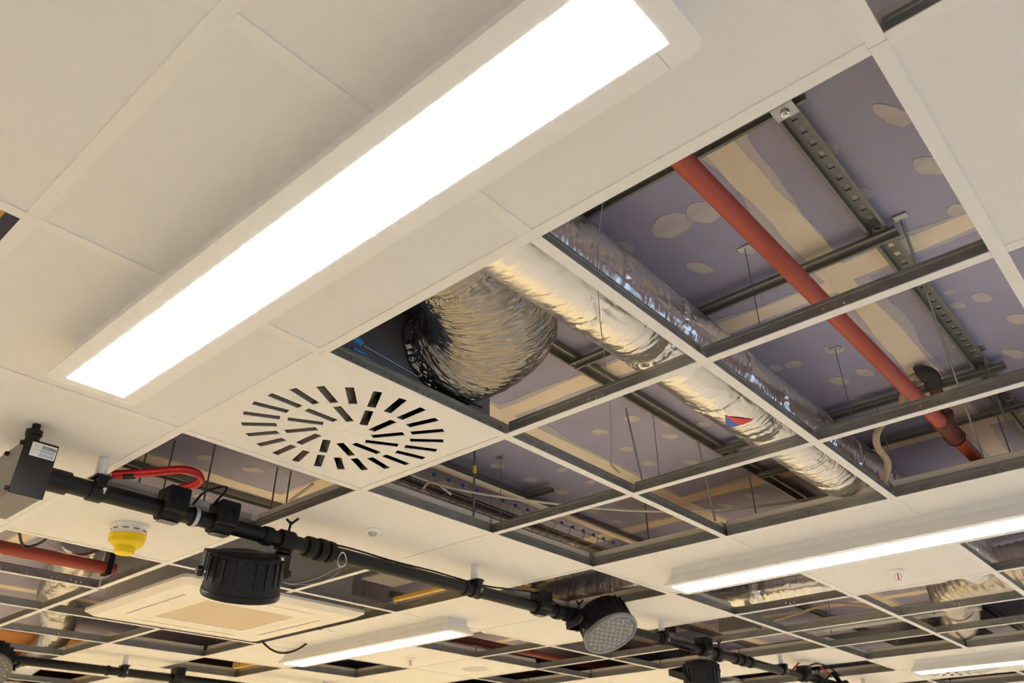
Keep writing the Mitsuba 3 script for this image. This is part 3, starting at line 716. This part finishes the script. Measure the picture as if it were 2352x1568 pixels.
part(cs, 'grille_mesh', mv(prism(rrect(-.232, .232, -.232, .232, .006), -.0306, -.0301)), 'm_grille', label='tan intake mesh in the centre')
for k, s_ in enumerate(sl):
    part(cs, 'outlet_flap', mv(prism(s_.intersection(trimesh_shift(s_)), -.0345, -.0325)), 'm_cassette')
    part(cs, 'outlet_slot', mv(prism(s_.buffer(.002, join_style=2), -.026, -.0255)), 'm_blackmatt')
part(cs, 'body', mv(bx(-.42, .42, -.42, .42, -.001, .262, .006)), 'm_casebody', label='grey sheet metal body above the panel')
M('m_casebody', (0.42, 0.41, 0.40), 0.5, 0.4)

# ------------------------------------------------------------------ black lighting bars and what hangs on them
def lighting_bar(u, ya, yb, lab):
    key = thing('lighting_bar', lab, 'lighting bar')
    part(key, 'tube', rod((u, ya, -.095), (u, yb, -.095), .0242, 32), 'm_black', True)
    return key
BU, BV = -.935, -3.90
bar = lighting_bar(BU, -.215, 7.6, 'long black lighting bar running under the ceiling from the junction box')
part(bar, 'collar', band(BU, -.1625, .0245, .031, .084, bulge=1.0), 'm_black', 40)
part(bar, 'marker', rod((BU + .014, -.088, -.0745), (BU + .0142, -.062, -.0745), .0018, 8), 'm_tagyellow', label='tiny yellow and green wire marker')
part(bar, 'screw', lathe([(0, 0), (.006, 0), (.004, .004), (0, .005)], 14).apply_transform(trimesh.transformations.rotation_matrix(.9, [0, 1, 0])).apply_translation([BU + .0185, -.045, -.0795]), 'm_chrome')
bar2 = lighting_bar(BV, .2, 6.5, 'second black lighting bar at the bottom left')
def dropper(u, v, lab):
    key = thing('drop_rod', lab, 'drop rod')
    part(key, 'rod', rod((u, v, -.052), (u, v, .0015), .0155, 24), 'm_plastic', True)
    part(key, 'clamp', cat(bx(u - .036, u + .036, v - .022, v + .022, -.064, -.056, .002), band(u, v, .0245, .0295, .036, bulge=1.0), bx(u + .012, u + .036, v - .014, v + .014, -.092, -.055, .002),
                           bx(u - .034, u - .014, v - .014, v + .014, -.09, -.055, .002)), 'm_black', label='black pipe clamp')
    part(key, 'bolt', cat(lathe([(0, 0), (.0075, 0), (.0075, .007), (0, .007)], 6).apply_translation([u + .030, v + .012, -.098]), rod((u + .030, v + .012, -.107), (u + .030, v + .012, -.06), .0042, 12)), 'm_chrome', label='shiny bolt')
for k, v in enumerate((-.045, 1.455, 2.84, 4.22, 5.6)):
    dropper(BU, v, ['white drop rod nearest the junction box', 'white drop rod between the motion sensor tile and the round spotlight', 'white drop rod just past the round spotlight',
                    'white drop rod at the bottom right, before the last spotlight', 'white drop rod at the far end of the long bar'][k])
dropper(BV, 1.455, 'white drop rod of the second lighting bar')
dropper(BV, 2.95, 'far drop rod of the second lighting bar')

# junction box with its type plate
jb = thing('junction_box', 'black junction box with a white printed label at the end of the lighting bar', 'junction box')
ju0, ju1, jv0, jv1, jz0, jz1 = -1.045, -.818, -.282, -.205, -.190, -.050
part(jb, 'body', bx(ju0, ju1, jv0, jv1, jz0, jz1, .0025), 'm_boxgrey')
part(jb, 'end_plate', bx(ju1 - .0005, ju1 + .0018, jv0 - .0015, jv1 + .0015, jz0 - .0015, jz1 + .0015, .0008), 'm_black')
part(jb, 'mount', lathe([(0, -.051), (.017, -.051), (.017, -.030), (.020, -.028), (.020, -.016), (.010, -.014), (.010, .0015), (0, .0015)], 28, (-.845, -.262, 0)), 'm_black', 40)
for k, (a, z) in enumerate(((ju1 - .008, jz1 - .010), (ju1 - .008, jz0 + .010), (ju0 + .12, jz1 - .012), (ju0 + .12, jz0 + .01))):
    part(jb, 'screw', lathe([(0, 0), (.006, 0), (.0055, .009), (0, .010)], 16).apply_transform(trimesh.transformations.rotation_matrix(np.pi / 2, [1, 0, 0])).apply_translation([a, jv0, z]), 'm_black', 40)
lab_ = part(jb, 'label', bx(ju1 + .0018, ju1 + .0022, jv0 + .016, jv1 - .001, jz1 - .040, jz1 - .004), 'm_sticker', label='white printed type label')
def writing(txt, h, y, z, mat, bold=False, maxw=None):
    m = meshkit.text_mesh(txt, h, .0002, bold)
    if maxw:
        w = m.bounds[1][0] - m.bounds[0][0]
        if w > maxw:
            m.apply_scale([maxw / w, 1, 1])
    m.apply_transform(np.array([[0, 0, 1, ju1 + .0022], [1, 0, 0, y], [0, 1, 0, z], [0, 0, 0, 1.0]]))
    return m
y0, zt = jv0 + .016, jz1 - .004
scene[lab_ + '__print'] = shape(cat(writing('ARGOLITE', .0052, y0 + .0265, zt - .0115, 'm_ink', True, .0305)), 'm_sticker')
scene[lab_ + '__plate'] = shape(bx(ju1 + .00215, ju1 + .00225, y0 + .0250, y0 + .0585, zt - .0128, zt - .0048), 'm_ink')
scene[lab_ + '__print_001'] = shape(cat(writing('CE', .0048, y0 + .004, zt - .011, 'm_ink'), writing('MODEL No', .0030, y0 + .003, zt - .0205, 'm_ink', False, .0165), writing('SERIAL No', .0030, y0 + .003, zt - .0295, 'm_ink', False, .0165)), 'm_inkgrey')
scene[lab_ + '__field'] = shape(cat(bx(ju1 + .00215, ju1 + .00235, y0 + .0215, y0 + .0565, zt - .0225, zt - .0155), bx(ju1 + .00215, ju1 + .00235, y0 + .0215, y0 + .0565, zt - .0335, zt - .0245)), 'm_inkblue')
m = scene[lab_ + '__print']

def socket_box(u, v, lab):
    key = thing('socket_box', lab, 'socket box')
    part(key, 'box', cat(bx(u + .0255, u + .052, v - .034, v + .034, -.110, -.034, .005), bx(u - .026, u + .0262, v - .034, v + .034, -.0700, -.034, .005)), 'm_black')
    part(key, 'saddle', cat(band(u, v, .0245, .0345, .062, bulge=1.0)), 'm_blackmatt', 30)
    part(key, 'outlet', lathe([(0, 0), (.017, 0), (.018, .003), (.012, .004), (.012, -.001), (0, -.001)], 28).apply_transform(trimesh.transformations.rotation_matrix(np.pi / 2, [0, 1, 0])).apply_translation([u + .052, v, -.072]), 'm_blackmatt', 30)
    part(key, 'underside_strip', bx(u - .014, u + .016, v - .028, v + .026, -.1318, -.1298, .0006), 'm_boxgrey')
socket_box(BU, .170, 'first black socket box on the lighting bar, near the red cable')
socket_box(BU, .335, 'second black socket box on the lighting bar, by the nearest spotlight')
socket_box(BU, 1.86, 'black socket box on the bar, just before the round spotlight')
socket_box(BU, 3.24, 'black socket box above the boxy far spotlight')
socket_box(BU, 4.52, 'farthest black socket box, at the bottom right')
socket_box(BV, 1.80, 'black socket box on the second lighting bar')
def strap(u, v, r, w, lab, mat='m_blackmatt', grp=None, tilt=.0):
    return solo('cable_strap', lab, 'cable strap', band(u, v, .0245, r, w), mat, 40, grp)
st = thing('cable_strap', 'black strap with a pale printed tag between the two near socket boxes', 'cable strap')
part(st, 'band', band(BU, .248, .0245, .028, .02), 'm_blackmatt', 40)
m = Polygon([(0, 0), (.012, 0), (.012, .034), (0, .034)])
part(st, 'tag', tube([(BU, .242, -.095), (BU, .254, -.095)], [.0292, .0292], 26, cap=False).slice_plane([BU + .004, 0, 0], [1, 0, -.35]), 'm_inkgrey', label='pale printed tag')
for v, r, w, lab in ((.50, .029, .03, 'black strap just past the second socket box'), (.665, .034, .03, 'thick black strap beside the wing clamp of the nearest spotlight'), (.71, .037, .028, 'bulky black coil of strap near the carabiner'),
                     (.745, .036, .022, 'last black strap before the carabiner'), (1.40, .029, .014, 'thin black strap just before the second drop rod'), (1.475, .030, .012, 'thin black strap at the second drop rod'),
                     (1.98, .031, .03, 'black strap past the third socket box'), (2.045, .030, .02, 'black strap by the pale tag near the round spotlight'), (2.19, .030, .03, 'ribbed black strap behind the round spotlight'), (2.25, .030, .03, 'last black strap behind the round spotlight'),
                     (2.80, .030, .012, 'thin strap at the third drop rod'), (3.62, .031, .04, 'first of the far black straps past the boxy spotlight'), (3.70, .032, .04, 'second of the far black straps past the boxy spotlight'), (3.79, .031, .035, 'third of the far black straps past the boxy spotlight')):
    strap(BU, v, r, w, lab)
strap(BV, 1.36, .029, .012, 'thin strap on the second lighting bar')
solo('cable', 'thin black cable lying along the top of the long lighting bar', 'cable', tube(spline([(BU + .004, .76, -.066), (BU + .008, .86, -.066), (BU + .002, 1.05, -.0675), (BU + .006, 1.2, -.066), (BU + .002, 1.38, -.067), (BU + .0, 1.55, -.064), (BU + .012, 1.70, -.052), (BU + .012, 1.83, -.045)], 60), .0035, 8), 'm_black', True)
solo('cable', 'second thin black cable sagging along the bar by the round spotlight', 'cable', tube(spline([(BU + .02, 1.90, -.055), (BU + .03, 2.0, -.075), (BU + .02, 2.15, -.06), (BU + .03, 2.30, -.04), (BU + .06, 2.36, .0), (BU + .09, 2.33, .01), (BU + .11, 2.26, -.04)], 60), .0035, 8), 'm_black', True)
solo('cable', 'thin cables arching over the farthest spotlight', 'cable', tube(spline([(BU + .02, 4.5, -.06), (BU + .04, 4.65, -.01), (BU + .05, 4.85, -.005), (BU + .06, 5.0, -.05)], 40), .006, 8), 'm_black', True)
solo('cable', 'red cable showing behind the farthest spotlight', 'cable', tube(spline([(BU - .05, 4.5, -.05), (BU - .05, 4.7, .03), (BU - .05, 4.95, .03), (BU - .03, 5.05, -.03)], 40), .006, 8), 'm_red', True)

cb = thing('carabiner', 'bright steel carabiner hanging from the lighting bar', 'carabiner')
a = np.linspace(0, 2 * np.pi, 40)
part(cb, 'ring', tube(np.stack([BU + .03 + .012 * np.cos(a) * (1 - .25 * np.sin(a)) * .6, .78 + .012 * np.cos(a) * (1 - .25 * np.sin(a)), -.118 + .024 * np.sin(a)], -1), .0022, 8), 'm_chrome', True)
solo('safety_wire', 'thin steel safety wire sagging from carabiner to nearest spotlight', 'wire', tube(spline([(BU + .03, .78, -.14), (BU + .02, .73, -.175), (BU + .0, .65, -.215), (BU + .0, .58, -.225)], 24), .0011, 6), 'm_steel', True)
solo('safety_wire', 'second thin safety wire below the carabiner', 'wire', tube(spline([(BU + .03, .785, -.14), (BU + .02, .74, -.19), (BU + .01, .68, -.215), (BU + .0, .60, -.23)], 24), .0009, 6), 'm_steel', True)
solo('safety_wire', 'thin wire loop hanging below the bar left of the round spotlight', 'wire', tube(spline([(BU, 2.10, -.12), (BU + .01, 2.16, -.145), (BU + .02, 2.24, -.15), (BU + .04, 2.32, -.14)], 24), .0012, 6), 'm_steel', True)

# spotlights: LED pars on yokes
def spotlight(pos, axis, lab, hook, R=.118, D=.125, yoke_dir=(0, 1, 0), clamp=True, rim='m_black', lens='m_blackmatt'):
    """pos: centre of the front face; axis: where it shines; hook: (u, v) of the clamp on its bar."""
    key = thing('spotlight', lab, 'spotlight')
    back = -np.array(axis, float) / np.linalg.norm(axis)
    O = lambda m: orient(m, pos, back, yoke_dir)       # local +z runs from the face to the back, local x along the yoke's axis
    body = lathe([(0, .012), (R * .97, .012), (R * .985, .028), (R * .93, .045), (R * .90, D * .86), (R * .82, D), (R * .55, D * 1.05), (0, D * 1.06)], 44)
    part(key, 'body', O(body), 'm_blackmatt', 35)
    for k in range(20):
        a = k * 2 * np.pi / 20
        m = bx(R * .86, R * .955, -.0045, .0045, .042, D * .93, .001); m.apply_transform(trimesh.transformations.rotation_matrix(a, [0, 0, 1]))
        part(key, 'fin', O(m), 'm_black')
    part(key, 'front_rim', O(lathe([(R * .90, .016), (R, .016), (R * 1.01, .004), (R * .985, -.002), (R * .92, -.002), (R * .90, .006), (R * .90, .016)], 48)), rim, 35)
    part(key, 'face_plate', O(lathe([(0, .003), (R * .905, .003), (R * .905, .008), (0, .008)], 40)), rim)
    cells = []
    for a in range(-5, 6):
        for b in range(-5, 6):
            x, y = (a + .5 * b) * R * .22, b * R * .19
            if math.hypot(x, y) < R * .80:
                c = lathe([(R * .088, 0), (R * .080, -.003), (R * .03, -.0015), (0, -.001)], 6); c.apply_translation([x, y, .003]); cells.append(c)
    lk = part(key, 'lens_array', O(cat(*cells)), lens)
    labels[lk] = {'label': 'honeycomb of small lenses', 'kind': 'stuff'}
    # yoke
    y = np.array(yoke_dir, float); y -= back * y.dot(back); y /= np.linalg.norm(y)
    piv = np.array(pos, float) + back * D * .55
    hk = np.array([hook[0], hook[1], -.140])
    upv = hk - piv; upv -= y * upv.dot(y); Lg = np.linalg.norm(upv); upv /= Lg
    w = R * 1.10; sidev = np.cross(upv, y)
    def bar_(p, q, t=.0028, h=.016):
        p, q = np.array(p), np.array(q); d = (q - p); d /= np.linalg.norm(d)
        nn = np.cross(d, sidev); P = []
        for e in (p - d * .001, q + d * .001):
            for s1 in (-h, h):
                for s2 in (-t, t):
                    P.append(e + sidev * s1 + nn * s2)
        return trimesh.convex.convex_hull(np.array(P))
    part(key, 'yoke', cat(bar_(piv + y * w, piv + y * w + upv * Lg), bar_(piv - y * w, piv - y * w + upv * Lg), bar_(piv - y * w + upv * Lg, piv + y * w + upv * Lg)), 'm_black')
    for s1 in (-1, 1):
        part(key, 'tilt_knob', orient(lathe([(0, 0), (.016, 0), (.017, .006), (.013, .016), (0, .016)], 12), piv + y * w * s1, y * s1), 'm_black', 30)
    part(key, 'yoke_bolt', orient(lathe([(0, 0), (.009, 0), (.009, .008), (0, .009)], 6), hk + np.array([0, 0, -.012]), (0, 0, -1)), 'm_chrome')
    if clamp:
        ck = thing('hook_clamp', 'black hook clamp holding the ' + lab, 'clamp')
        cu_, cv_ = hook
        part(ck, 'saddle', cat(band(cu_, cv_, .0245, .0335, .048, bulge=1.0), bx(cu_ - .016, cu_ + .016, cv_ - .022, cv_ + .022, -.1365, -.1285, .002)), 'm_blackmatt', 30)
        part(ck, 'wing_nut', cat(rod((cu_ + .012, cv_, -.07), (cu_ + .020, cv_, -.035), .004, 10), rod((cu_ + .020, cv_, -.044), (cu_ + .028, cv_ + .020, -.022), .0038, 8), rod((cu_ + .020, cv_, -.044), (cu_ + .018, cv_ - .018, -.030), .0038, 8)), 'm_black', True)
    return key
spotlight((BU - .075, .485, -.27), (-.42, .20, -1), 'nearest black spotlight hanging under the two socket boxes', (BU, .57), .120, .125, (0.15, 1, 0))
spotlight((BU + .15, 2.17, -.185), (.496, -.086, -.864), 'round black spotlight tilted so that its lens face shows', (BU, 2.12), .125, .13, (.2, 1, 0), rim='m_grey', lens='m_lens')
spotlight((BU + .02, 3.16, -.30), (-.2, .3, -1), 'boxy black spotlight far along the lighting bar', (BU, 3.40), .10, .13, (.3, 1, 0))
spotlight((BU + .09, 4.95, -.24), (.5, .35, -.8), 'farthest black spotlight at the bottom right', (BU, 4.75), .12, .12, (.3, 1, 0))
spotlight((BV + .17, .66, -.19), (.55, -.2, -.8), 'black spotlight cut by the left edge of the picture', (BV, .62), .12, .12, (.3, 1, 0), rim='m_grey', lens='m_lens')

# ------------------------------------------------------------------ boards and clutter glimpsed in the far void
solo('plywood_sheet', 'orange brown plywood sheet above the open cells at the bottom left corner', 'plywood', bx(-7.1, -5.2, .9, 2.6, .275, .295), 'm_plywood')
for k, (x0, x1, y0_, y1_, z0, z1, mat, nm, lab, ct) in enumerate((
        (-.62, .30, 3.98, 4.06, .06, .13, 'm_casebody', 'steel_beam', 'grey folded steel beam in the open cells below the second luminaire', 'beam'),
        (-1.55, -.30, 4.42, 4.50, .05, .11, 'm_strut', 'steel_beam', 'dark steel beam beyond the far straps', 'beam'),
        (-1.42, -1.28, 3.42, 3.58, .08, .20, 'm_black', 'control_box', 'black control box in the open cell past the round spotlight', 'box'),
        (-1.02, -.80, 3.62, 3.74, .06, .14, 'm_boxgrey', 'control_box', 'dark grey control box in the far open cell', 'box'),
        (-1.62, -1.30, 1.42, 1.62, .06, .17, 'm_boxgrey', 'control_box', 'grey control box in the open cell behind the nearest spotlight', 'box'),
        (.45, .75, 4.55, 4.75, .06, .14, 'm_boxgrey', 'control_box', 'dark control box in the far open cell at the right edge', 'box'))):
    solo(nm, lab, ct, bx(x0, x1, y0_, y1_, z0, z1, .004), mat)
solo('timber_batten', 'yellow timber batten on the grid in the open cell above the third luminaire', 'batten', bx(-1.76, -1.38, 1.735, 1.76, .039, .058, .002), 'm_amber')
solo('timber_batten', 'timber batten in the open cell left of the third luminaire', 'batten', bx(-4.16, -3.64, 2.33, 2.37, .05, .09, .002), 'm_amber')
solo('timber_batten', 'timber batten at the edge of the opening in the top right corner', 'batten', bx(1.24, 1.78, -.085, -.045, .042, .075, .002), 'm_beige')
solo('timber_batten', 'orange timber batten in the small opening at the left edge', 'batten', bx(-.58, -.02, -.66, -.625, .042, .08, .002), 'm_amber')
